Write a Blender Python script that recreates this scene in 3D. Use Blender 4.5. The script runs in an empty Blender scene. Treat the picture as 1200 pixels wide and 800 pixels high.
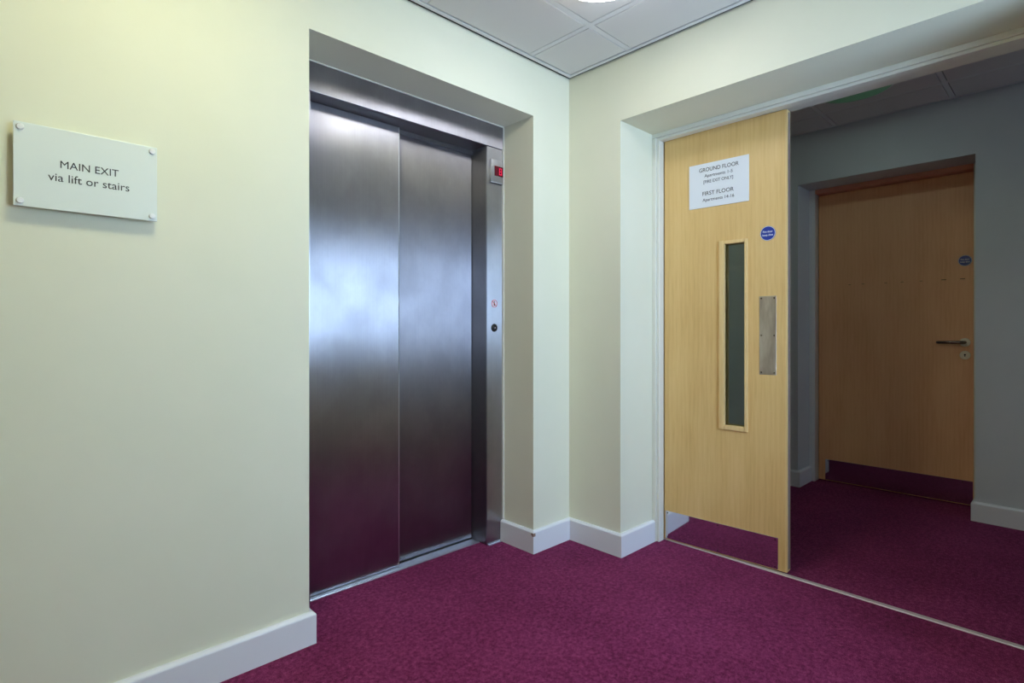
import bpy, bmesh, math, random
from mathutils import Vector, Matrix
S = bpy.context.scene
C = S.collection
R = math.radians
random.seed(7)

# ------------------------------------------------------------------ camera
cam = bpy.data.cameras.new('camera'); cam.sensor_width = 36.0
cam.lens = 642.89 / 1200 * 36
cam.shift_y = -(400 - 386.5) / 1200
cam.clip_start = 0.02
co = bpy.data.objects.new('camera', cam); C.objects.link(co)
co.location = (-2.1713, -1.8332, 1.0703)
co.rotation_euler = (R(90), 0, R(46.123 - 90))
S.camera = co

# ------------------------------------------------------------------ world, exposure
SKY = 21.0            # daylight outside the window
LAMP_MAIN = 9.5      # cool white lamp by the lift
LAMP_WARM = 15.0      # warmer lamp further along the lobby
LAMP_FILL = 8.0  # unseen lamp added behind the camera to lift the ambient light
EMERGENCY_LED = 150.0   # small green-white emergency LED in the corridor fitting
w = bpy.data.worlds.new('daylight'); S.world = w; w.use_nodes = True
bg = w.node_tree.nodes['Background']
bg.inputs[0].default_value = (0.545, 0.645, 1.0, 1); bg.inputs[1].default_value = SKY
S.view_settings.view_transform = 'Standard'; S.view_settings.look = 'None'
S.view_settings.exposure = 0.75; S.view_settings.gamma = 1.0
S.view_settings.use_curve_mapping = False
S.cycles.use_denoising = True
S.cycles.max_bounces = 10; S.cycles.diffuse_bounces = 6; S.cycles.glossy_bounces = 5
S.cycles.transparent_max_bounces = 8
S.cycles.sample_clamp_indirect = 6.0

H, HC = 2.354, 2.396      # lobby and corridor ceiling heights
XW, YW = -3.7, -2.75       # lobby extents behind the camera
# daylight: sampling portal in the lobby window opening behind the camera
pl = bpy.data.lights.new('window_portal', 'AREA'); pl.shape = 'RECTANGLE'
pl.size = 1.1; pl.size_y = 1.05; pl.cycles.is_portal = True
po = bpy.data.objects.new('window_portal', pl); C.objects.link(po)
po.location = (-0.65, YW - 0.02, 1.405); po.rotation_euler = (R(90), 0, 0)

pl = bpy.data.lights.new('corridor_fill_portal', 'AREA'); pl.shape = 'RECTANGLE'  # samples sky light through the unseen window added at the corridor end
pl.size = 0.30; pl.size_y = 0.60; pl.cycles.is_portal = True
po = bpy.data.objects.new('corridor_fill_portal', pl); C.objects.link(po)
po.location = (1.0, -4.62, 1.55); po.rotation_euler = (R(90), 0, 0)

# ------------------------------------------------------------------ materials
def lin(r, g, b):
    f = lambda c: (c/255/12.92) if c/255 <= 0.04045 else ((c/255+0.055)/1.055)**2.4
    return (f(r), f(g), f(b), 1)

def mat(name, col, rough=0.5, metal=0.0, **kw):
    m = bpy.data.materials.new(name); m.use_nodes = True
    b = m.node_tree.nodes['Principled BSDF']
    b.inputs['Base Color'].default_value = col if len(col) == 4 else (*col, 1)
    b.inputs['Roughness'].default_value = rough; b.inputs['Metallic'].default_value = metal
    for k, v in kw.items(): b.inputs[k].default_value = v
    return m

def N(m, t, **kw):
    n = m.node_tree.nodes.new(t)
    for k, v in kw.items(): setattr(n, k, v)
    return n
def L(m, a, b): m.node_tree.links.new(a, b)
def bsdf(m): return m.node_tree.nodes['Principled BSDF']

def coords(m, scale=(1, 1, 1)):
    tc = N(m, 'ShaderNodeTexCoord'); mp = N(m, 'ShaderNodeMapping'); mp.inputs['Scale'].default_value = scale
    L(m, tc.outputs['Object'], mp.inputs['Vector']); return mp.outputs[0]
def noise(m, vec, scale, detail=3, rough=0.55):
    n = N(m, 'ShaderNodeTexNoise'); n.inputs['Scale'].default_value = scale
    n.inputs['Detail'].default_value = detail; n.inputs['Roughness'].default_value = rough
    L(m, vec, n.inputs['Vector']); return n.outputs['Fac']
def ramp(m, fac, stops):
    r = N(m, 'ShaderNodeValToRGB'); e = r.color_ramp.elements
    while len(e) < len(stops): e.new(0.5)
    for el, (p, c) in zip(e, stops): el.position = p; el.color = c
    L(m, fac, r.inputs[0]); return r.outputs[0]
def maprange(m, fac, a, b, lo=0.3, hi=0.7):
    r = N(m, 'ShaderNodeMapRange')
    for k, v in (('From Min', lo), ('From Max', hi), ('To Min', a), ('To Max', b)): r.inputs[k].default_value = v
    L(m, fac, r.inputs['Value']); return r.outputs[0]
def bump(m, h, strength=0.2, dist=0.002):
    b = N(m, 'ShaderNodeBump'); b.inputs['Strength'].default_value = strength; b.inputs['Distance'].default_value = dist
    L(m, h, b.inputs['Height']); L(m, b.outputs[0], bsdf(m).inputs['Normal'])
def math2(m, op, a, b):
    n = N(m, 'ShaderNodeMath', operation=op)
    for i, x in enumerate((a, b)):
        if isinstance(x, (int, float)): n.inputs[i].default_value = x
        else: L(m, x, n.inputs[i])
    return n.outputs[0]

def paint(name, col, col2):
    m = mat(name, col, 0.55, **{'Specular IOR Level': 0.3})
    v = coords(m)
    c = ramp(m, noise(m, v, 2.2, 5, 0.6), [(0.35, col), (0.68, col2)])
    # faint scuffs
    s = ramp(m, noise(m, v, 16, 6, 0.7), [(0.70, (1, 1, 1, 1)), (0.80, (0.90, 0.88, 0.84, 1))])
    mx = N(m, 'ShaderNodeMix', data_type='RGBA', blend_type='MULTIPLY'); mx.inputs[0].default_value = 1.0
    L(m, c, mx.inputs[6]); L(m, s, mx.inputs[7]); L(m, mx.outputs[2], bsdf(m).inputs['Base Color'])
    bump(m, noise(m, v, 180, 3), 0.10, 0.001)
    return m

M = {}
M['wall'] = paint('cream_wall_paint', lin(228, 227, 205), lin(224, 224, 201))
M['wall_far'] = paint('corridor_light_tinted_paint', lin(208, 213, 216), lin(202, 207, 210))  # wall paint greyed and cooled to carry the corridor's dim bluish light
M['gloss'] = mat('white_gloss_paint', lin(226, 228, 232), 0.32)
bump(M['gloss'], noise(M['gloss'], coords(M['gloss'], (1, 1, 1)), 40, 3), 0.06, 0.001)
M['frame'] = mat('cream_gloss_paint', lin(226, 226, 214), 0.35)
M['tile'] = mat('mineral_ceiling_tile', lin(218, 216, 212), 0.9)
_v = coords(M['tile']); bump(M['tile'], noise(M['tile'], _v, 420, 3, 0.7), 0.25, 0.001)
M['rail'] = mat('white_ceiling_rail', lin(222, 222, 220), 0.8)
M['gap'] = mat('dark_shadow_gap', lin(40, 37, 35), 0.8)
M['slab'] = mat('ceiling_void', lin(90, 88, 84), 0.9)

m = M['carpet'] = mat('burgundy_carpet', lin(108, 32, 72), 0.95, **{'Specular IOR Level': 0.1, 'Sheen Weight': 0.25, 'Sheen Roughness': 0.5})
v = coords(m)
n1 = noise(m, v, 420, 2, 0.6); n2 = noise(m, v, 70, 4, 0.7); n3 = noise(m, v, 2.5, 3, 0.5)
sm = math2(m, 'ADD', math2(m, 'ADD', math2(m, 'MULTIPLY', n1, 0.5), math2(m, 'MULTIPLY', n2, 0.4)), math2(m, 'MULTIPLY', n3, 0.12))
L(m, ramp(m, sm, [(0.38, lin(62, 12, 36)), (0.50, lin(112, 28, 72)), (0.63, lin(158, 68, 114))]), bsdf(m).inputs['Base Color'])
bsdf(m).inputs['Sheen Tint'].default_value = lin(190, 110, 150)
bump(m, math2(m, 'ADD', n1, n2), 0.7, 0.004)

def wood(name, c1, c2, c3, rough=0.42):
    m = mat(name, c1, rough, **{'Specular IOR Level': 0.4})
    tc = N(m, 'ShaderNodeTexCoord')
    mp = N(m, 'ShaderNodeMapping'); mp.inputs['Scale'].default_value = (1, 1, 0.035)
    L(m, tc.outputs['Object'], mp.inputs['Vector'])
    mp2 = N(m, 'ShaderNodeMapping'); mp2.inputs['Scale'].default_value = (1, 1, 0.16)
    L(m, tc.outputs['Object'], mp2.inputs['Vector'])
    fine = noise(m, mp.outputs[0], 190, 4, 0.65); band = noise(m, mp2.outputs[0], 9, 3, 0.55)
    wv = N(m, 'ShaderNodeTexWave', wave_type='BANDS', bands_direction='X'); wv.inputs['Scale'].default_value = 14
    wv.inputs['Distortion'].default_value = 5; wv.inputs['Detail'].default_value = 2; wv.inputs['Detail Scale'].default_value = 1.3
    L(m, mp2.outputs[0], wv.inputs['Vector'])
    s = math2(m, 'ADD', math2(m, 'ADD', math2(m, 'MULTIPLY', fine, 0.44), math2(m, 'MULTIPLY', band, 0.50)), math2(m, 'MULTIPLY', wv.outputs['Fac'], 0.06))
    L(m, ramp(m, s, [(0.30, c3), (0.50, c1), (0.70, c2)]), bsdf(m).inputs['Base Color'])
    L(m, maprange(m, fine, rough - 0.05, rough + 0.08), bsdf(m).inputs['Roughness'])
    bump(m, fine, 0.08, 0.0006)
    return m
M['wood'] = wood('oak_veneer', lin(224, 187, 122), lin(232, 198, 136), lin(208, 167, 102))
M['wood_edge'] = wood('oak_lipping', lin(230, 198, 138), lin(238, 208, 152), lin(216, 180, 118))
M['wood_grey'] = mat('grey_intumescent_edge', lin(120, 105, 112), 0.5)
M['wood_far'] = wood('oak_veneer_far_door', lin(242, 188, 142), lin(248, 198, 152), lin(230, 170, 126))  # oak lightened and reddened to make up for weak corridor light
M['frame_brown'] = mat('brown_frame_head', lin(222, 156, 132), 0.45)

def steel(name, col, rough, aniso, streak=0.05, smudge=0.03, tang=(1, 1, 0)):
    m = mat(name, col, rough, 1.0, Anisotropic=aniso)
    cx = N(m, 'ShaderNodeCombineXYZ')
    for i in range(3): cx.inputs[i].default_value = tang[i]
    L(m, cx.outputs[0], bsdf(m).inputs['Tangent'])
    st = noise(m, coords(m, (1, 1, 0.012)), 260, 3, 0.6)
    tc = coords(m)
    sg = noise(m, tc, 4.5, 5, 0.6)
    r = math2(m, 'ADD', maprange(m, st, rough - streak / 2, rough + streak / 2), maprange(m, sg, -smudge, smudge, 0.4, 0.65))
    L(m, r, bsdf(m).inputs['Roughness'])
    a = tuple(c * 0.93 for c in col[:3]) + (1,)
    c1 = ramp(m, st, [(0.3, a), (0.7, col)])
    # cloudy finger smears and wipe marks left on the metal
    cl = ramp(m, noise(m, coords(m, (1, 1, 0.7)), 7.0, 6, 0.62), [(0.38, (0.88, 0.88, 0.88, 1)), (0.60, (1, 1, 1, 1)), (0.72, (1.0, 0.98, 0.98, 1))])
    mx = N(m, 'ShaderNodeMix', data_type='RGBA', blend_type='MULTIPLY'); mx.inputs[0].default_value = 1.0
    L(m, c1, mx.inputs[6]); L(m, cl, mx.inputs[7]); L(m, mx.outputs[2], bsdf(m).inputs['Base Color'])
    return m
M['steel'] = steel('brushed_stainless_steel', (0.43, 0.42, 0.465, 1), 0.40, 1.0)
M['steel_dimmed'] = steel('brushed_stainless_steel_dimmed_leaf', (0.37, 0.355, 0.39, 1), 0.48, 1.0)  # same steel darkened; the rear leaf's dimmer reflection is put into the colour
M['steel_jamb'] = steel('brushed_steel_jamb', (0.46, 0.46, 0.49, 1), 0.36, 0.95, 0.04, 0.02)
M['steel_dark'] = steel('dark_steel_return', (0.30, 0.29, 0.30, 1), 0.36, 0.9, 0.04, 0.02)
M['steel_plate'] = mat('satin_push_plate', (0.62, 0.58, 0.54), 0.38, 1.0)
_m = M['steel_plate']; _sv = coords(_m, (1, 1, 0.25))
L(_m, ramp(_m, noise(_m, _sv, 14, 4, 0.6), [(0.35, (0.42, 0.36, 0.32, 1)), (0.65, (0.74, 0.70, 0.66, 1))]), bsdf(_m).inputs['Base Color'])
M['mirror'] = mat('polished_kick_plate', (0.66, 0.66, 0.68), 0.06, 1.0)
bump(M['mirror'], noise(M['mirror'], coords(M['mirror']), 9, 2), 0.02, 0.002)
M['alu'] = mat('aluminium_sill', (0.74, 0.75, 0.78), 0.28, 1.0)
M['chrome'] = mat('polished_chrome', (0.8, 0.78, 0.75), 0.12, 1.0)
M['satin'] = mat('satin_nickel', (0.72, 0.68, 0.62), 0.3, 1.0)
M['cream_metal'] = mat('pale_escutcheon', lin(248, 238, 216), 0.25, 0.0)
M['bronze'] = mat('dark_lever_metal', (0.20, 0.17, 0.15), 0.25, 1.0)
M['sign'] = mat('frosted_acrylic', lin(226, 234, 230), 0.16, **{'Specular IOR Level': 0.5})
M['sign_white'] = mat('white_sign_plastic', lin(232, 236, 240), 0.25)
M['ink'] = mat('black_sign_ink', lin(44, 46, 46), 0.6)
M['ink_grey'] = mat('grey_sign_ink', lin(66, 68, 74), 0.6)
M['blue'] = mat('blue_fire_door_disc', lin(20, 52, 150), 0.3)
M['white_ink'] = mat('white_sign_ink', lin(228, 232, 240), 0.5)
M['dark'] = mat('dark_plastic', lin(24, 24, 26), 0.35)
M['red_ink'] = mat('red_sign_ink', lin(190, 50, 56), 0.5)
M['lilac'] = mat('pale_sticker', lin(226, 214, 224), 0.4)
M['red_win'] = mat('red_display_window', lin(96, 8, 28), 0.15)
m = M['red_led'] = mat('lit_red_segments', lin(220, 20, 60), 0.4)
bsdf(m).inputs['Emission Color'].default_value = (1.0, 0.02, 0.12, 1); bsdf(m).inputs['Emission Strength'].default_value = 0.22
M['caulk'] = mat('white_sealant', lin(226, 226, 214), 0.5)
M['strip'] = mat('pale_threshold_strip', (0.72, 0.64, 0.62), 0.45, 0.6)
M['chip'] = mat('scuffed_bare_timber', lin(150, 126, 110), 0.8)
M['hole'] = mat('dark_filled_hole', lin(60, 40, 26), 0.8)
M['lamp_ring'] = mat('white_lamp_ring', lin(232, 234, 236), 0.4)

def glow(name, col, strength, base=(0.9, 0.9, 0.9, 1)):
    m = mat(name, base, 0.35)
    bsdf(m).inputs['Emission Color'].default_value = col; bsdf(m).inputs['Emission Strength'].default_value = strength
    return m
M['lamp_main'] = glow('lit_diffuser_cool', (0.92, 0.95, 1.0, 1), LAMP_MAIN)
M['lamp_warm'] = glow('lit_diffuser_warm', (1.0, 0.97, 0.55, 1), LAMP_WARM)
M['lamp_fill'] = glow('lit_diffuser_fill', (1.0, 0.97, 0.80, 1), LAMP_FILL)
M['lamp_green'] = glow('green_emergency_diffuser', (0.06, 0.42, 0.16, 1), 0.035, lin(120, 150, 128))

M['led'] = glow('green_emergency_led', (0.72, 0.96, 0.90, 1), EMERGENCY_LED)

m = M['glass'] = bpy.data.materials.new('door_glass'); m.use_nodes = True
nt = m.node_tree; out = nt.nodes['Material Output']; nt.nodes.remove(nt.nodes['Principled BSDF'])
tr = N(m, 'ShaderNodeBsdfTransparent'); tr.inputs[0].default_value = (0.80, 0.88, 0.85, 1)
gl = N(m, 'ShaderNodeBsdfGlossy'); gl.inputs['Roughness'].default_value = 0.02
fr = N(m, 'ShaderNodeFresnel'); fr.inputs[0].default_value = 1.5
ms = N(m, 'ShaderNodeMixShader')
L(m, fr.outputs[0], ms.inputs[0]); L(m, tr.outputs[0], ms.inputs[1]); L(m, gl.outputs[0], ms.inputs[2]); L(m, ms.outputs[0], out.inputs[0])

# ------------------------------------------------------------------ helpers
def new_bm(): return bmesh.new()

def box(bm, x0, x1, y0, y1, z0, z1, bev=0.0, seg=2):
    r = bmesh.ops.create_cube(bm, size=1.0)
    vs = r['verts']
    for q in vs:
        q.co = Vector(((x0 + x1) / 2 + q.co.x * (x1 - x0), (y0 + y1) / 2 + q.co.y * (y1 - y0), (z0 + z1) / 2 + q.co.z * (z1 - z0)))
    if bev > 0:
        es = list({e for q in vs for e in q.link_edges})
        bmesh.ops.bevel(bm, geom=es, offset=bev, segments=seg, profile=0.6, affect='EDGES')
    return bm

def lathe(bm, prof, axis='Z', n=32, c=(0, 0, 0)):
    """prof: list of (radius, height); axis is the direction the height runs"""
    rings = []
    for r, h in prof:
        ring = []
        for k in range(n):
            a = 2 * math.pi * k / n
            if axis == 'Z': p = (r * math.cos(a), r * math.sin(a), h)
            elif axis == '-Y': p = (r * math.cos(a), -h, r * math.sin(a))
            else: p = (h, r * math.cos(a), r * math.sin(a))
            ring.append(bm.verts.new(Vector(p) + Vector(c)))
        rings.append(ring)
    for a, b in zip(rings, rings[1:]):
        for k in range(n): bm.faces.new((a[k], a[(k + 1) % n], b[(k + 1) % n], b[k]))
    bm.faces.new(rings[0]); bm.faces.new(rings[-1])
    bmesh.ops.recalc_face_normals(bm, faces=bm.faces)
    return bm

def tube(bm, pts, rad, n=12):
    rings = []
    for i, p in enumerate(pts):
        p = Vector(p); a = Vector(pts[max(0, i - 1)]); b = Vector(pts[min(len(pts) - 1, i + 1)])
        t = (b - a).normalized(); u = t.cross(Vector((0, 0, 1)))
        u = u.normalized() if u.length > 1e-4 else Vector((1, 0, 0)); q = u.cross(t)
        r = rad[i] if isinstance(rad, (list, tuple)) else rad
        rings.append([bm.verts.new(p + r * (math.cos(2 * math.pi * k / n) * u + math.sin(2 * math.pi * k / n) * q)) for k in range(n)])
    for a, b in zip(rings, rings[1:]):
        for k in range(n): bm.faces.new((a[k], a[(k + 1) % n], b[(k + 1) % n], b[k]))
    bm.faces.new(rings[0]); bm.faces.new(rings[-1])
    bmesh.ops.recalc_face_normals(bm, faces=bm.faces); return bm

def sweep(bm, path, prof):
    """mitred sweep of profile (offset to the right of travel, height) along a 2-D polyline"""
    pts = [Vector((p[0], p[1])) for p in path]; rings = []
    for i, p in enumerate(pts):
        d0 = (p - pts[i - 1]).normalized() if i else None
        d1 = (pts[i + 1] - p).normalized() if i < len(pts) - 1 else None
        n0 = Vector((d0.y, -d0.x)) if d0 else None; n1 = Vector((d1.y, -d1.x)) if d1 else None
        if n0 is None: mv = n1
        elif n1 is None: mv = n0
        else: mv = (n0 + n1) / (1 + n0.dot(n1))
        rings.append([bm.verts.new((p.x + mv.x * o, p.y + mv.y * o, z)) for o, z in prof])
    k = len(prof)
    for a, b in zip(rings, rings[1:]):
        for j in range(k): bm.faces.new((a[j], a[(j + 1) % k], b[(j + 1) % k], b[j]))
    bm.faces.new(rings[0]); bm.faces.new(rings[-1])
    bmesh.ops.recalc_face_normals(bm, faces=bm.faces); return bm

def obj(name, bm, m, parent=None, loc=None, smooth=False, mesh=None):
    if mesh is None:
        mesh = bpy.data.meshes.new(name); bm.to_mesh(mesh); bm.free()
        if m: mesh.materials.append(m)
        if smooth:
            for p in mesh.polygons: p.use_smooth = True
            mesh.set_sharp_from_angle(angle=R(35))
    o = bpy.data.objects.new(name, mesh); C.objects.link(o)
    if parent: o.parent = parent
    if loc: o.location = loc
    return o

def recentre(o):
    """put a top-level mesh's origin at the base of its bounds"""
    vs = o.data.vertices
    lo = Vector([min(q.co[i] for q in vs) for i in range(3)]); hi = Vector([max(q.co[i] for q in vs) for i in range(3)])
    c = Vector(((lo.x + hi.x) / 2, (lo.y + hi.y) / 2, lo.z))
    for q in vs: q.co -= c
    o.location = c; return o

def struct(o, label=None, cat=None):
    o['kind'] = 'structure'
    if label: o['label'] = label
    if cat: o['category'] = cat
    return o

def thing(name, label, cat, loc, rz=0.0, group=None):
    o = bpy.data.objects.new(name, None); C.objects.link(o); o.empty_display_size = 0.1
    o.location = loc; o.rotation_euler = (0, 0, rz); o['label'] = label; o['category'] = cat
    if group: o['group'] = group
    return o

def lettering(txt, width, height, centre, baseline, y, m, parent, bold=0.0, name='lettering'):
    """flat lettering facing local -Y, scaled to a printed width and height"""
    cu = bpy.data.curves.new('text', 'FONT'); cu.body = txt; cu.size = 1.0; cu.extrude = 0.01; cu.offset = bold
    cu.resolution_u = 4
    t = bpy.data.objects.new('text', cu); C.objects.link(t); bpy.context.view_layer.update()
    me = bpy.data.meshes.new_from_object(t.evaluated_get(bpy.context.evaluated_depsgraph_get()))
    bpy.data.objects.remove(t); bpy.data.curves.remove(cu)
    vs = me.vertices
    x0 = min(q.co.x for q in vs); x1 = max(q.co.x for q in vs)
    y1 = max(q.co.y for q in vs); y0 = 0.0
    sx = width / (x1 - x0); sy = height / (y1 - y0)
    for q in vs:
        q.co = Vector((centre + (q.co.x - (x0 + x1) / 2) * sx, y - (q.co.z + 0.01) * 0.03, baseline + q.co.y * sy))
    me.materials.clear(); me.materials.append(m); me.name = name
    return obj(name, None, None, parent, mesh=me)

# ------------------------------------------------------------------ the shell
LX0, LX1, LZ = -1.371, -0.266, 2.101         # lift opening in wall_left (plane y = 0)
DY0, DY1, DZ = -0.316, -1.95, 2.062          # double door opening in wall_right (plane x = 0)
XB = 0.42                                    # corridor face of wall_right
XF, FY0, FY1, FZ = 1.84, -0.484, -1.416, 2.060   # far corridor wall and its door recess
YC0, YC1 = 2.2, -4.6

bm = new_bm(); box(bm, XW, 0.345, YW, 0.36, -0.06, 0)
struct(recentre(obj('floor', bm, M['carpet'])), 'burgundy carpet in the lobby in front of the lift', 'carpet')
bm = new_bm(); box(bm, 0.345, 2.35, YC1, YC0, -0.06, 0)
struct(recentre(obj('floor', bm, M['carpet'])), 'burgundy carpet in the dim corridor beyond the threshold strip', 'carpet')

bm = new_bm()
box(bm, XW, LX0, 0, 0.6, 0, 2.6); box(bm, LX1, 0, 0, 0.6, 0, 2.6); box(bm, LX0, LX1, 0, 0.6, LZ, 2.6)
struct(recentre(obj('wall_left', bm, M['wall'])), 'cream painted lobby wall holding the lift opening and exit sign', 'wall')
bm = new_bm()
box(bm, 0, XB, DY0, YC0, 0, 2.6); box(bm, 0, XB, YC1, DY1, 0, 2.6); box(bm, 0, XB, DY1, DY0, DZ, 2.6)
struct(recentre(obj('wall_right', bm, M['wall'])), 'cream painted lobby wall holding the wide double door opening', 'wall')
bm = new_bm(); box(bm, XW - 0.2, XW, YW, 0.6, 0, 2.6)
struct(recentre(obj('wall_back', bm, M['wall'])), 'cream lobby wall behind the camera', 'wall')
WX0, WX1, WZ0, WZ1 = -1.20, -0.10, 0.88, 1.93
bm = new_bm()
box(bm, XW - 0.2, WX0, YW - 0.25, YW, 0, 2.6); box(bm, WX1, 0, YW - 0.25, YW, 0, 2.6)
box(bm, WX0, WX1, YW - 0.25, YW, 0, WZ0); box(bm, WX0, WX1, YW - 0.25, YW, WZ1, 2.6)
struct(recentre(obj('wall_window', bm, M['wall'])), 'cream lobby wall with a window, behind the camera', 'wall')
win = struct(bpy.data.objects.new('window_1', None), 'white framed lobby window behind the camera', 'window'); C.objects.link(win)
win.location = ((WX0 + WX1) / 2, YW - 0.16, WZ0)
bm = new_bm()
for a, b, c, d in ((-0.55, -0.50, 0, 1.05), (0.50, 0.55, 0, 1.05), (-0.025, 0.025, 0.05, 1.0), (-0.50, 0.50, 0, 0.05), (-0.50, 0.50, 1.0, 1.05)):
    box(bm, a, b, -0.03, 0.03, c, d)
obj('window_frame', bm, M['gloss'], win)
for a in (-0.50, 0.025):
    bm = new_bm(); box(bm, a, a + 0.475, -0.004, 0.004, 0.05, 1.0); obj('pane', bm, M['glass'], win)

bm = new_bm()
XR = XF + 0.50
box(bm, XF, XR, FY0, YC0, 0, 2.6); box(bm, XF, XR, YC1, FY1, 0, 2.6); box(bm, XF, XR, FY1, FY0, FZ, 2.6)
box(bm, XR - 0.14, XR, FY1, FY0, 0, FZ)
struct(recentre(obj('wall_far', bm, M['wall_far'])), 'dim far corridor wall with a recessed wooden door', 'wall')
bm = new_bm(); box(bm, XB, XF, YC0, YC0 + 0.2, 0, 2.6)
struct(recentre(obj('wall_corridor_left', bm, M['wall'])), 'end wall of the corridor hidden behind the closed leaf', 'wall')
CX0, CX1, CZ0, CZ1 = 0.85, 1.15, 1.25, 1.85         # unseen window opening added to let cool fill light into the corridor
bm = new_bm(); box(bm, XB, CX0, YC1 - 0.2, YC1, 0, 2.6); box(bm, CX1, XF, YC1 - 0.2, YC1, 0, 2.6)
box(bm, CX0, CX1, YC1 - 0.2, YC1, 0, CZ0); box(bm, CX0, CX1, YC1 - 0.2, YC1, CZ1, 2.6)
struct(recentre(obj('wall_corridor_right', bm, M['wall'])), 'end wall of the corridor outside the right of the frame', 'wall')
win = struct(bpy.data.objects.new('fill_window', None), 'small unseen window added at the corridor end for cool fill light', 'window'); C.objects.link(win)
win.location = ((CX0 + CX1) / 2, YC1 - 0.12, CZ0)
bm = new_bm()
for a, b, c, d in ((-0.15, -0.13, 0, 0.60), (0.13, 0.15, 0, 0.60), (-0.13, 0.13, 0, 0.02), (-0.13, 0.13, 0.58, 0.60)): box(bm, a, b, -0.03, 0.03, c, d)
obj('window_frame', bm, M['gloss'], win)
bm = new_bm(); box(bm, -0.13, 0.13, -0.004, 0.004, 0.02, 0.58); obj('pane', bm, M['glass'], win)
# lift shaft behind the doors
bm = new_bm(); box(bm, LX0, LX1, 0.56, 0.6, 0, LZ); box(bm, LX0, LX1, 0.36, 0.56, -0.06, 0.0)
struct(recentre(obj('wall_shaft', bm, M['slab'])), 'dark lift shaft lining behind the lift doors', 'wall')

# ------------------------------------------------------------------ ceilings
RAIL = 0.024
def ceiling(name, label, x0, x1, y0, y1, z, gx, gy, edge):
    """tiles x0..x1, y0..y1; grid lines pass through gx, gy, 0.6 m apart"""
    bm = new_bm(); box(bm, x0, x1, y0, y1, z + 0.05, z + 0.22)
    c = recentre(obj(name, bm, M['slab'])); struct(c, label, 'ceiling')
    base = c.location.copy()
    ax0, ax1, ay0, ay1 = x0 + edge, x1 - edge, y0 + edge, y1 - edge
    def lines(g, a, b):
        k = math.ceil((a - g) / 0.6); r = []
        while g + k * 0.6 < b - 0.05:
            if g + k * 0.6 > a + 0.05: r.append(g + k * 0.6)
            k += 1
        return r
    xs = lines(gx, ax0, ax1); ys = lines(gy, ay0, ay1)
    cx = [ax0 - RAIL / 2] + xs + [ax1 + RAIL / 2]; cy = [ay0 - RAIL / 2] + ys + [ay1 + RAIL / 2]
    cache = {}
    def piece(nm, w_, d_, z0, z1, m_, X, Y, bev):
        key = (nm, round(w_, 3), round(d_, 3))
        if key not in cache:
            b = new_bm(); box(b, -w_ / 2, w_ / 2, -d_ / 2, d_ / 2, z0, z1, bev, 1)
            o = obj(nm, b, m_, c); cache[key] = o.data
        else: o = obj(nm, None, None, c, mesh=cache[key])
        o.location = (X - base.x, Y - base.y, z - base.z)
    g = 0.0035
    for i in range(len(cx) - 1):
        for j in range(len(cy) - 1):
            w_ = cx[i + 1] - cx[i] - RAIL - 2 * g; d_ = cy[j + 1] - cy[j] - RAIL - 2 * g
            if w_ < 0.02 or d_ < 0.02: continue
            piece('ceiling_tile', w_, d_, 0, 0.02, M['tile'], (cx[i] + cx[i + 1]) / 2, (cy[j] + cy[j + 1]) / 2, 0.0012)
    for yv in ys: piece('ceiling_rail', ax1 - ax0, RAIL, 0.001, 0.03, M['rail'], (ax0 + ax1) / 2, yv, 0)
    for xv in xs:
        for j in range(len(cy) - 1):
            a = cy[j] + RAIL / 2; b = cy[j + 1] - RAIL / 2
            if b - a > 0.02: piece('ceiling_rail', RAIL, b - a, 0.001, 0.03, M['rail'], xv, (a + b) / 2, 0)
    # perimeter angle with a dark shadow gap against the wall
    gp = edge * 0.45; wd = edge * 0.42
    for (a, b, p, q) in ((x0 + gp, x1 - gp, y1 - gp - wd, y1 - gp), (x0 + gp, x1 - gp, y0 + gp, y0 + gp + wd),
                         (x0 + gp, x0 + gp + wd, y0 + gp + wd, y1 - gp - wd), (x1 - gp - wd, x1 - gp, y0 + gp + wd, y1 - gp - wd)):
        bb = new_bm(); box(bb, a, b, p, q, 0, 0.012); bmesh.ops.translate(bb, verts=bb.verts, vec=(-base.x, -base.y, z - base.z))
        obj('edge_trim', bb, M['rail'], c)
    bb = new_bm()
    for (a, b, p, q) in ((x0, x1, y1 - gp, y1), (x0, x1, y0, y0 + gp), (x0, x0 + gp, y0 + gp, y1 - gp), (x1 - gp, x1, y0 + gp, y1 - gp)):
        box(bb, a, b, p, q, 0.008, 0.05)
    bmesh.ops.translate(bb, verts=bb.verts, vec=(-base.x, -base.y, z - base.z))
    obj('shadow_gap', bb, M['gap'], c)
    return c
ceiling('ceiling', 'white suspended tile ceiling over the lobby', XW, 0, YW, 0, H, -0.330, -0.392, 0.044)
ceiling('ceiling', 'dim suspended tile ceiling over the corridor', XB, XF, YC1, YC0, HC, 1.545, -0.72, 0.030)

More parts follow.
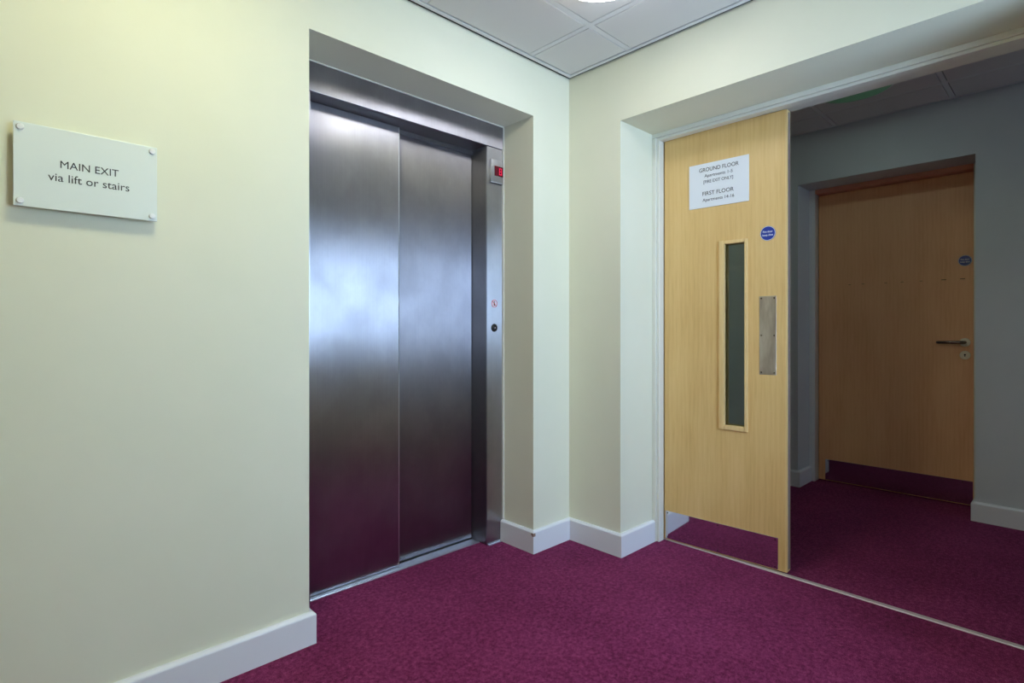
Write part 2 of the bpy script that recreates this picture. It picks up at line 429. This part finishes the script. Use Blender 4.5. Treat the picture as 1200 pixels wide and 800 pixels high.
# ------------------------------------------------------------------ baseboards
BP = [(0.0, 0.0), (0.018, 0.0), (0.018, 0.098), (0.0165, 0.1015), (0.009, 0.108), (0.0, 0.108)]
def baseboard(name, path, label):
    bm = sweep(new_bm(), path, BP)
    o = obj(name, bm, M['gloss']); recentre(o); return struct(o, label, 'baseboard')
baseboard('baseboard_left', [(XW, 0), (LX0, 0), (LX0, 0.215)], 'white baseboard under the exit sign, left of the lift')
bc = baseboard('baseboard_corner', [(LX1, 0.215), (LX1, 0), (0, 0), (0, DY0), (0.275, DY0)], 'white stepped baseboard round the corner between lift and double door')
bm = new_bm()
for dx, dy, z0, z1 in ((-0.0002, 0.016, 0.088, 0.0985), (-0.0002, 0.010, 0.083, 0.088)):
    box(bm, LX1 - 0.0184, LX1 - 0.0184 + 0.014, -0.0184, -0.0184 + 0.0008, z0, z1); box(bm, LX1 - 0.0184, LX1 - 0.0184 + 0.0008, -0.0176, -0.0184 + dy, z0, z1)
bmesh.ops.translate(bm, verts=bm.verts, vec=-bc.location); obj('paint_chip', bm, M['chip'], bc)
baseboard('baseboard_right', [(0.275, DY1), (0, DY1), (0, YW)], 'white baseboard right of the double door opening')
baseboard('baseboard_far', [(XF, YC0), (XF, FY0), (XF + 0.215, FY0)], 'short white baseboard left of the recessed corridor door')
baseboard('baseboard_far_right', [(XF + 0.215, FY1), (XF, FY1), (XF, YC1)], 'white corridor baseboard right of the recessed wooden door')

# ------------------------------------------------------------------ lift entrance
lift = thing('lift_entrance', 'brushed stainless steel lift doors and frame set in the left wall opening', 'lift', ((LX0 + LX1) / 2, 0.218, 0))
lx = lambda x: x - (LX0 + LX1) / 2
Y0 = 0.218
def lb(name, m, *b, bev=0.0, par=None, smooth=False):
    bm = new_bm(); box(bm, lx(b[0]), lx(b[1]), b[2] - Y0, b[3] - Y0, b[4], b[5], bev)
    return obj(name, bm, m, par or lift, smooth=smooth)
JX = -0.372
lb('jamb', M['steel_jamb'], JX, LX1 - 0.004, Y0, 0.226, 0.004, 1.985)
lb('jamb', M['steel_jamb'], LX0 + 0.004, -1.272, Y0, 0.226, 0.004, 1.985)
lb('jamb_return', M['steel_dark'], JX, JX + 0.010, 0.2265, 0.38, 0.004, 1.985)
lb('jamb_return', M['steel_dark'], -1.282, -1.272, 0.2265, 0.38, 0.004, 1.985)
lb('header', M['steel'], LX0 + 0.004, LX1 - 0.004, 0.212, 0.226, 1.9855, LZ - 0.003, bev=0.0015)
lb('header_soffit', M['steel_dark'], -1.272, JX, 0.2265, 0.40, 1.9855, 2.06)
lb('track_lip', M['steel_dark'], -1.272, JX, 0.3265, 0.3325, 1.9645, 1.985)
fl = lb('door_panel', M['steel'], -1.285, -0.8245, 0.300, 0.325, 0.007, 1.983, bev=0.0015)
lb('edge_glint', M['alu'], -0.8285, -0.8240, 0.2988, 0.3008, 0.008, 1.982, par=fl)  # bright strip added as the highlight along the front panel's edge
lb('door_panel', M['steel_dimmed'], -0.862, JX - 0.003, 0.3335, 0.3585, 0.009, 1.983, bev=0.0025)
sill = lb('sill', M['alu'], -1.272, JX - 0.001, 0.272, 0.375, -0.002, 0.003)
for yy in (0.279, 0.288, 0.297, 0.306, 0.315, 0.3235): lb('groove_rib', M['alu'], -1.272, JX - 0.001, yy, yy + 0.0045, 0.003, 0.0055, par=sill)
lb('foot_trim', M['alu'], JX + 0.004, LX1 - 0.02, 0.2035, 0.2175, 0.0, 0.0035)
ind = lb('position_indicator', M['steel_jamb'], -0.3545, -0.2755, 0.204, 0.2175, 1.806, 1.924, bev=0.004, smooth=True)
lb('display_window', M['red_win'], -0.334, -0.2765, 0.2025, 0.2038, 1.842, 1.892, par=ind)
bm = new_bm()
for a, b, c, d in ((-0.303, -0.287, 1.880, 1.884), (-0.303, -0.287, 1.865, 1.869), (-0.303, -0.287, 1.850, 1.854), (-0.290, -0.286, 1.850, 1.884), (-0.304, -0.300, 1.850, 1.884)):
    box(bm, lx(a), lx(b), 0.2015 - Y0, 0.2024 - Y0, c, d)
obj('lit_digit', bm, M['red_led'], ind)
# round warning sticker: red ring and slash over a dark figure
bm = lathe(new_bm(), [(0.020, 0), (0.020, 0.0008)], '-Y', 28, (lx(-0.323), -0.0002, 1.203))
stk = obj('warning_sticker', bm, M['lilac'], lift); stk['label'] = 'round pale prohibition sticker with red ring'
bm = new_bm()
for k in range(28):
    a0, a1 = 2 * math.pi * k / 28, 2 * math.pi * (k + 1) / 28
    q = [(r * math.cos(a), r * math.sin(a)) for r, a in ((0.0198, a0), (0.0198, a1), (0.0163, a1), (0.0163, a0))]
    bm.faces.new([bm.verts.new((lx(-0.323) + x, -0.0013, 1.203 + z)) for x, z in q])
bmesh.ops.remove_doubles(bm, verts=bm.verts, dist=1e-6)
obj('red_ring', bm, M['red_ink'], stk)
bm = new_bm(); box(bm, -0.0165, 0.0165, -0.0014, -0.0010, -0.0016, 0.0016)
bmesh.ops.rotate(bm, verts=bm.verts, cent=(0, 0, 0), matrix=Matrix.Rotation(R(45), 3, 'Y'))
bmesh.ops.translate(bm, verts=bm.verts, vec=(lx(-0.323), 0, 1.203)); obj('slash', bm, M['red_ink'], stk)
bm = new_bm()
for a, b, c, d in ((-0.004, 0.004, -0.011, 0.004), (-0.003, 0.003, 0.0055, 0.0115)):
    box(bm, lx(-0.323) + a, lx(-0.323) + b, -0.0012, -0.0009, 1.203 + c, 1.203 + d)
obj('figure', bm, M['ink'], stk)
bm = lathe(new_bm(), [(0.0200, 0), (0.0200, 0.003), (0.0185, 0.0045), (0.0165, 0.0045), (0.0165, 0.0035)], '-Y', 32, (lx(-0.324), -0.0003, 1.081))
btn = obj('call_button', bm, M['dark'], lift, smooth=True); btn['label'] = 'round black call button'
bm = lathe(new_bm(), [(0.0150, 0.0036), (0.0150, 0.006), (0.0135, 0.0068)], '-Y', 32, (lx(-0.324), -0.0003, 1.081)); obj('button_cap', bm, M['dark'], btn, smooth=True)
bm = new_bm(); box(bm, lx(-0.324) - 0.0012, lx(-0.324) + 0.0012, -0.0078, -0.0071, 1.077, 1.085); obj('button_mark', bm, M['lilac'], btn)
# sealant line between the steel frame and the reveal
bm = new_bm(); box(bm, LX1 - 0.0038, LX1, 0.206, 0.2178, 0.108, LZ - 0.004)
box(bm, LX0, LX1 - 0.0038, 0.206, 0.2118, LZ - 0.0035, LZ)
struct(recentre(obj('trim_1', bm, M['caulk'])), 'thin white sealant line between steel lift frame and wall', 'trim')

# ------------------------------------------------------------------ double door frame and threshold
fr_ = bpy.data.objects.new('trim_2', None); C.objects.link(fr_); fr_.location = (0.276, DY0, 0)
struct(fr_, 'cream painted frame round the double door opening', 'door frame')
def fb(name, x0, x1, y0, y1, z0, z1, m=None, bev=0.0015):
    bm = new_bm(); box(bm, x0 - 0.276, x1 - 0.276, y0 - DY0, y1 - DY0, z0, z1, bev, 1); return obj(name, bm, m or M['frame'], fr_)
for s in (0, 1):
    ya, sg = (DY0, -1) if s == 0 else (DY1, 1)
    f = lambda a, b: (min(ya + sg * a, ya + sg * b), max(ya + sg * a, ya + sg * b))
    fb('jamb', 0.276, XB - 0.002, *f(0.0005, 0.0215), 0, 2.0395)
    fb('jamb_stop', 0.284, 0.327, *f(0.022, 0.036), 0, 2.0275)
    fb('hinge_lining', 0.330, XB - 0.002, *f(0.022, 0.0275), 0, 2.0395)
fb('head', 0.276, XB - 0.002, DY1 + 0.0005, DY0 - 0.0005, 2.041, DZ - 0.0005)
fb('head_stop', 0.284, 0.327, DY1 + 0.022, DY0 - 0.022, 2.028, 2.0405)
bm = new_bm(); box(bm, -0.013, 0.013, -0.80, 0.80, 0, 0.005, 0.002, 1)
st_ = obj('trim_3', bm, M['strip'], loc=(0.345, -1.13, 0)); struct(st_, 'thin pale metal threshold strip across the double door opening', 'threshold strip')

# ------------------------------------------------------------------ door 1: closed leaf
d1 = bpy.data.objects.new('door_1', None); C.objects.link(d1)
d1.location = (0.331, -0.354, 0); d1.rotation_euler = (0, 0, R(-90 + 2.5))
struct(d1, 'pale oak door leaf with narrow glazed slot and push plate', 'door')
LW, T = 0.585, 0.044
gx0, gx1, gz0, gz1 = 0.300, 0.404, 0.616, 1.478      # glazed opening
bm = new_bm()
zt = 2.036; zb = 0.009; xe = LW - 0.008
box(bm, 0, gx0, 0, T, zb, zt); box(bm, gx1, xe, 0, T, zb, zt); box(bm, gx0, gx1, 0, T, zb, gz0); box(bm, gx0, gx1, 0, T, gz1, zt)
bmesh.ops.remove_doubles(bm, verts=bm.verts, dist=1e-5)
obj('leaf', bm, M['wood'], d1)
bm = new_bm(); box(bm, xe, LW, 0.0, T, zb, zt, 0.001, 1); lp = obj('edge_lipping', bm, M['wood_edge'], d1)
bm = new_bm(); box(bm, LW, LW + 0.0015, 0.016, 0.034, zb + 0.01, zt - 0.01); obj('smoke_seal', bm, M['wood_grey'], lp)
for a, b, c, d in ((gx0 - 0.016, gx0 + 0.010, gz0 - 0.014, gz1 + 0.012), (gx1 - 0.001, gx1 + 0.014, gz0 - 0.014, gz1 + 0.012),
                   (gx0 + 0.010, gx1 - 0.001, gz0 - 0.014, gz0 + 0.008), (gx0 + 0.010, gx1 - 0.001, gz1 - 0.004, gz1 + 0.012)):
    for y0, y1 in ((-0.008, 0.012), (T - 0.012, T + 0.008)):
        bm = new_bm(); box(bm, a, b, y0, y1, c, d, 0.003, 2); obj('glazing_bead', bm, M['wood_edge'], d1)
bm = new_bm(); box(bm, gx0 + 0.001, gx1 - 0.001, 0.019, 0.025, gz0 + 0.001, gz1 - 0.001); obj('pane', bm, M['glass'], d1)
px0, px1, pz0, pz1 = 0.468, 0.541, 0.870, 1.222
bm = new_bm(); box(bm, px0, px1, -0.0018, -0.0002, pz0, pz1, 0.0006, 1); pp = obj('push_plate', bm, M['steel_plate'], d1)
pp['label'] = 'satin metal push plate with six screws'
smesh = None
for sx in (px0 + 0.009, px1 - 0.009):
    for sz in (pz0 + 0.010, (pz0 + pz1) / 2, pz1 - 0.010):
        if smesh is None:
            o = obj('screw', lathe(new_bm(), [(0.0038, 0), (0.0034, 0.0009), (0.0012, 0.0010)], '-Y', 12), M['bronze'], pp); smesh = o.data
        else: o = obj('screw', None, None, pp, mesh=smesh)
        o.location = (sx, -0.0018, sz)
bm = new_bm(); box(bm, 0.006, 0.548, -0.0018, -0.0002, 0.012, 0.152, 0.0006, 1); kp = obj('kick_plate', bm, M['mirror'], d1)
kp['label'] = 'polished metal kick plate mirroring the carpet'
for sx in (0.018, 0.277, 0.536):
    for sz in (0.022, 0.142):
        o = obj('screw', None, None, kp, mesh=smesh); o.location = (sx, -0.0018, sz)

# things fixed on the leaf
def on_leaf(name, label, cat, x, z, y=-0.0003, group=None):
    p = d1.matrix_basis @ Vector((x, y, z))
    return thing(name, label, cat, p, d1.rotation_euler.z, group)
s2 = on_leaf('door_sign', 'white floor directory sign with black lettering on the pale oak leaf', 'sign', 0.279, 1.661)
bm = new_bm(); box(bm, -0.144, 0.144, -0.004, 0, 0, 0.213, 0.0008, 1); obj('plate', bm, M['sign_white'], s2)
for txt, wd, ht, cx, bz, mm in (('GROUND FLOOR', 0.190, 0.0185, 0.003, 0.173, 'ink'), ('Apartments 1-5', 0.136, 0.0145, 0.002, 0.1455, 'ink_grey'),
                           ('[FIRE EXIT ONLY]', 0.142, 0.0145, 0.001, 0.1165, 'ink_grey'), ('FIRST FLOOR', 0.150, 0.0185, 0.0, 0.058, 'ink'), ('Apartments 14-16', 0.152, 0.0145, 0.001, 0.0295, 'ink_grey')):
    lettering(txt, wd, ht, cx, bz, -0.0041, M[mm], s2, 0.0)
def disc(root):
    obj('disc', lathe(new_bm(), [(0.033, 0), (0.033, 0.0015), (0.0322, 0.002)], '-Y', 40, (0, 0, 0.033)), M['blue'], root)
    bm = new_bm()
    for k in range(40):
        a0, a1 = 2 * math.pi * k / 40, 2 * math.pi * (k + 1) / 40
        bm.faces.new([bm.verts.new((r * math.cos(a), -0.0022, 0.033 + r * math.sin(a))) for r, a in ((0.0322, a0), (0.0322, a1), (0.0302, a1), (0.0302, a0))])
    bmesh.ops.remove_doubles(bm, verts=bm.verts, dist=1e-6); obj('white_ring', bm, M['white_ink'], root)
    lettering('Fire door', 0.042, 0.0085, 0, 0.0365, -0.0021, M['white_ink'], root, 0.015)
    lettering('keep shut', 0.045, 0.0085, 0, 0.0215, -0.0021, M['white_ink'], root, 0.015)
disc(on_leaf('fire_door_disc', 'round blue fire door notice on the pale oak leaf', 'sign', 0.505, 1.502 - 0.033))

# ------------------------------------------------------------------ far corridor door
XD = 2.06
f2 = bpy.data.objects.new('trim_4', None); C.objects.link(f2); f2.location = (XD, FY0, 0)
struct(f2, 'painted frame round the recessed corridor door', 'door frame')
def fb2(name, x0, x1, y0, y1, z0, z1, m):
    bm = new_bm(); box(bm, x0 - XD, x1 - XD, y0 - FY0, y1 - FY0, z0, z1, 0.0015, 1); return obj(name, bm, m, f2)
fb2('jamb', XD, 2.19, FY0 - 0.0385, FY0 - 0.0005, 0, FZ - 0.001, M['gloss'])
fb2('jamb', XD, 2.19, FY1 + 0.0005, FY1 + 0.0305, 0, FZ - 0.001, M['frame'])
hd = fb2('head', XD, 2.19, FY1 + 0.031, FY0 - 0.039, 2.030, FZ - 0.001, M['frame_brown']); hd['label'] = 'reddish brown frame head'
d2 = bpy.data.objects.new('door_2', None); C.objects.link(d2); d2.location = (2.130, FY0 - 0.041, 0); d2.rotation_euler = (0, 0, R(-90))
struct(d2, 'shaded oak door with lever handle recessed in the far corridor wall', 'door')
W2 = abs(FY1 - FY0) - 0.074
bm = new_bm(); box(bm, 0, W2, 0, 0.044, 0.008, 2.026, 0.001, 1); obj('leaf', bm, M['wood_far'], d2)
bm = new_bm(); box(bm, 0.043, W2 - 0.008, -0.0018, -0.0002, 0.012, 0.155, 0.0006, 1); k2 = obj('kick_plate', bm, M['mirror'], d2)
for sx in (0.06, 0.42, 0.80):
    o = obj('screw', None, None, k2, mesh=smesh); o.location = (sx, -0.0018, 0.145)
ly = lambda y: -(y - d2.location.y)
hx, hz = ly(-1.338), 0.995
hs = obj('lever_handle', tube(new_bm(), [(hx, -0.008, hz), (hx, -0.040, hz), (hx - 0.006, -0.048, hz), (hx - 0.02, -0.051, hz), (hx - 0.07, -0.051, hz), (hx - 0.122, -0.050, hz - 0.001), (hx - 0.130, -0.044, hz - 0.001)],
                             [0.0095, 0.0095, 0.010, 0.010, 0.0095, 0.009, 0.008], 14), M['bronze'], d2, smooth=True)
obj('rose', lathe(new_bm(), [(0.0265, 0), (0.0265, 0.006), (0.0245, 0.0085), (0.012, 0.009)], '-Y', 32, (hx, -0.0003, hz)), M['cream_metal'], hs, smooth=True)
es = obj('escutcheon', lathe(new_bm(), [(0.0265, 0), (0.0265, 0.005), (0.0245, 0.0075), (0.010, 0.008)], '-Y', 32, (hx, -0.0003, 0.917)), M['cream_metal'], d2, smooth=True)
bm = lathe(new_bm(), [(0.005, 0.0080), (0.005, 0.0088)], '-Y', 14, (hx, -0.0003, 0.920)); box(bm, hx - 0.002, hx + 0.002, -0.0091, -0.0084, 0.908, 0.919)
obj('keyhole', bm, M['dark'], es)
for yy in (-1.235, -1.326):
    bm = new_bm(); box(bm, ly(yy) - 0.012, ly(yy) + 0.012, -0.0006, -0.0001, 1.3805, 1.3845); obj('filled_hole', bm, M['hole'], d2)
for yy in (-0.72, -0.80, -0.93, -1.02, -1.12):
    bm = new_bm(); box(bm, ly(yy) - 0.008, ly(yy) + 0.008, -0.0005, -0.0001, 1.381, 1.3832); obj('filled_hole', bm, M['hole'], d2)
t = thing('fire_door_disc', 'round blue notice on the shaded corridor door above its lever handle', 'sign', (2.1297, -1.338, 1.492 - 0.033), R(-90)); disc(t)

# ------------------------------------------------------------------ exit sign on the left wall
s1 = thing('exit_sign', 'frosted acrylic main exit sign on standoffs on the cream wall', 'sign', (-1.971, 0, 1.375))
bm = new_bm(); box(bm, -0.150, 0.150, -0.028, -0.023, 0, 0.207, 0.0012, 2); obj('panel', bm, M['sign'], s1)
for sx in (-0.1375, 0.1375):
    for sz in (0.013, 0.194):
        so = obj('standoff', lathe(new_bm(), [(0.0055, -0.0002), (0.0055, 0.0228)], '-Y', 16, (sx, 0, sz)), M['chrome'], s1, smooth=True)
        obj('standoff_cap', lathe(new_bm(), [(0.0075, 0.0282), (0.0075, 0.032), (0.0065, 0.0335), (0.002, 0.0342)], '-Y', 20, (sx, 0, sz)), M['lamp_ring'], so, smooth=True)
lettering('MAIN EXIT', 0.122, 0.0185, 0.0, 0.108, -0.0281, M['ink'], s1)
lettering('via lift or stairs', 0.170, 0.0200, 0.0, 0.073, -0.0281, M['ink'], s1)

# ------------------------------------------------------------------ ceiling lights
def lamp(x, y, z, m, label, r=0.185, name='ceiling_light', group=None, dome=0.055):
    t = thing(name, label, 'light', (x, y, z), 0, group)
    obj('ring', lathe(new_bm(), [(r, -0.0003), (r, -0.016), (r - 0.006, -0.022), (r - 0.016, -0.022)], 'Z', 48), M['lamp_ring'], t, smooth=True)
    rr = r - 0.014
    pr = [(rr * math.cos(a), -0.0222 - dome * math.sin(a)) for a in [R(90) * k / 8 for k in range(8)]] + [(0.01, -0.0222 - dome)]
    obj('diffuser', lathe(new_bm(), pr, 'Z', 48), m, t, smooth=True)
    return t
lamp(-0.63, -0.69, H, M['lamp_main'], 'lit round ceiling light nearest the lift corner, cut by the frame top', 0.208, dome=0.06)
lamp(-1.83, -0.69, H, M['lamp_warm'], 'lit round ceiling light above the exit sign, out of frame')
lamp(-3.03, -1.89, H, M['lamp_fill'], 'unseen round ceiling light added behind the camera for ambient fill')
gt = lamp(1.205, -0.975, HC, M['lamp_green'], 'dim round corridor ceiling light glowing faintly green', 0.20, dome=0.03)
obj('emergency_led', lathe(new_bm(), [(0.020, -0.0465), (0.020, -0.0530), (0.016, -0.0550)], 'Z', 20, (-0.08, 0, 0)), M['led'], gt)
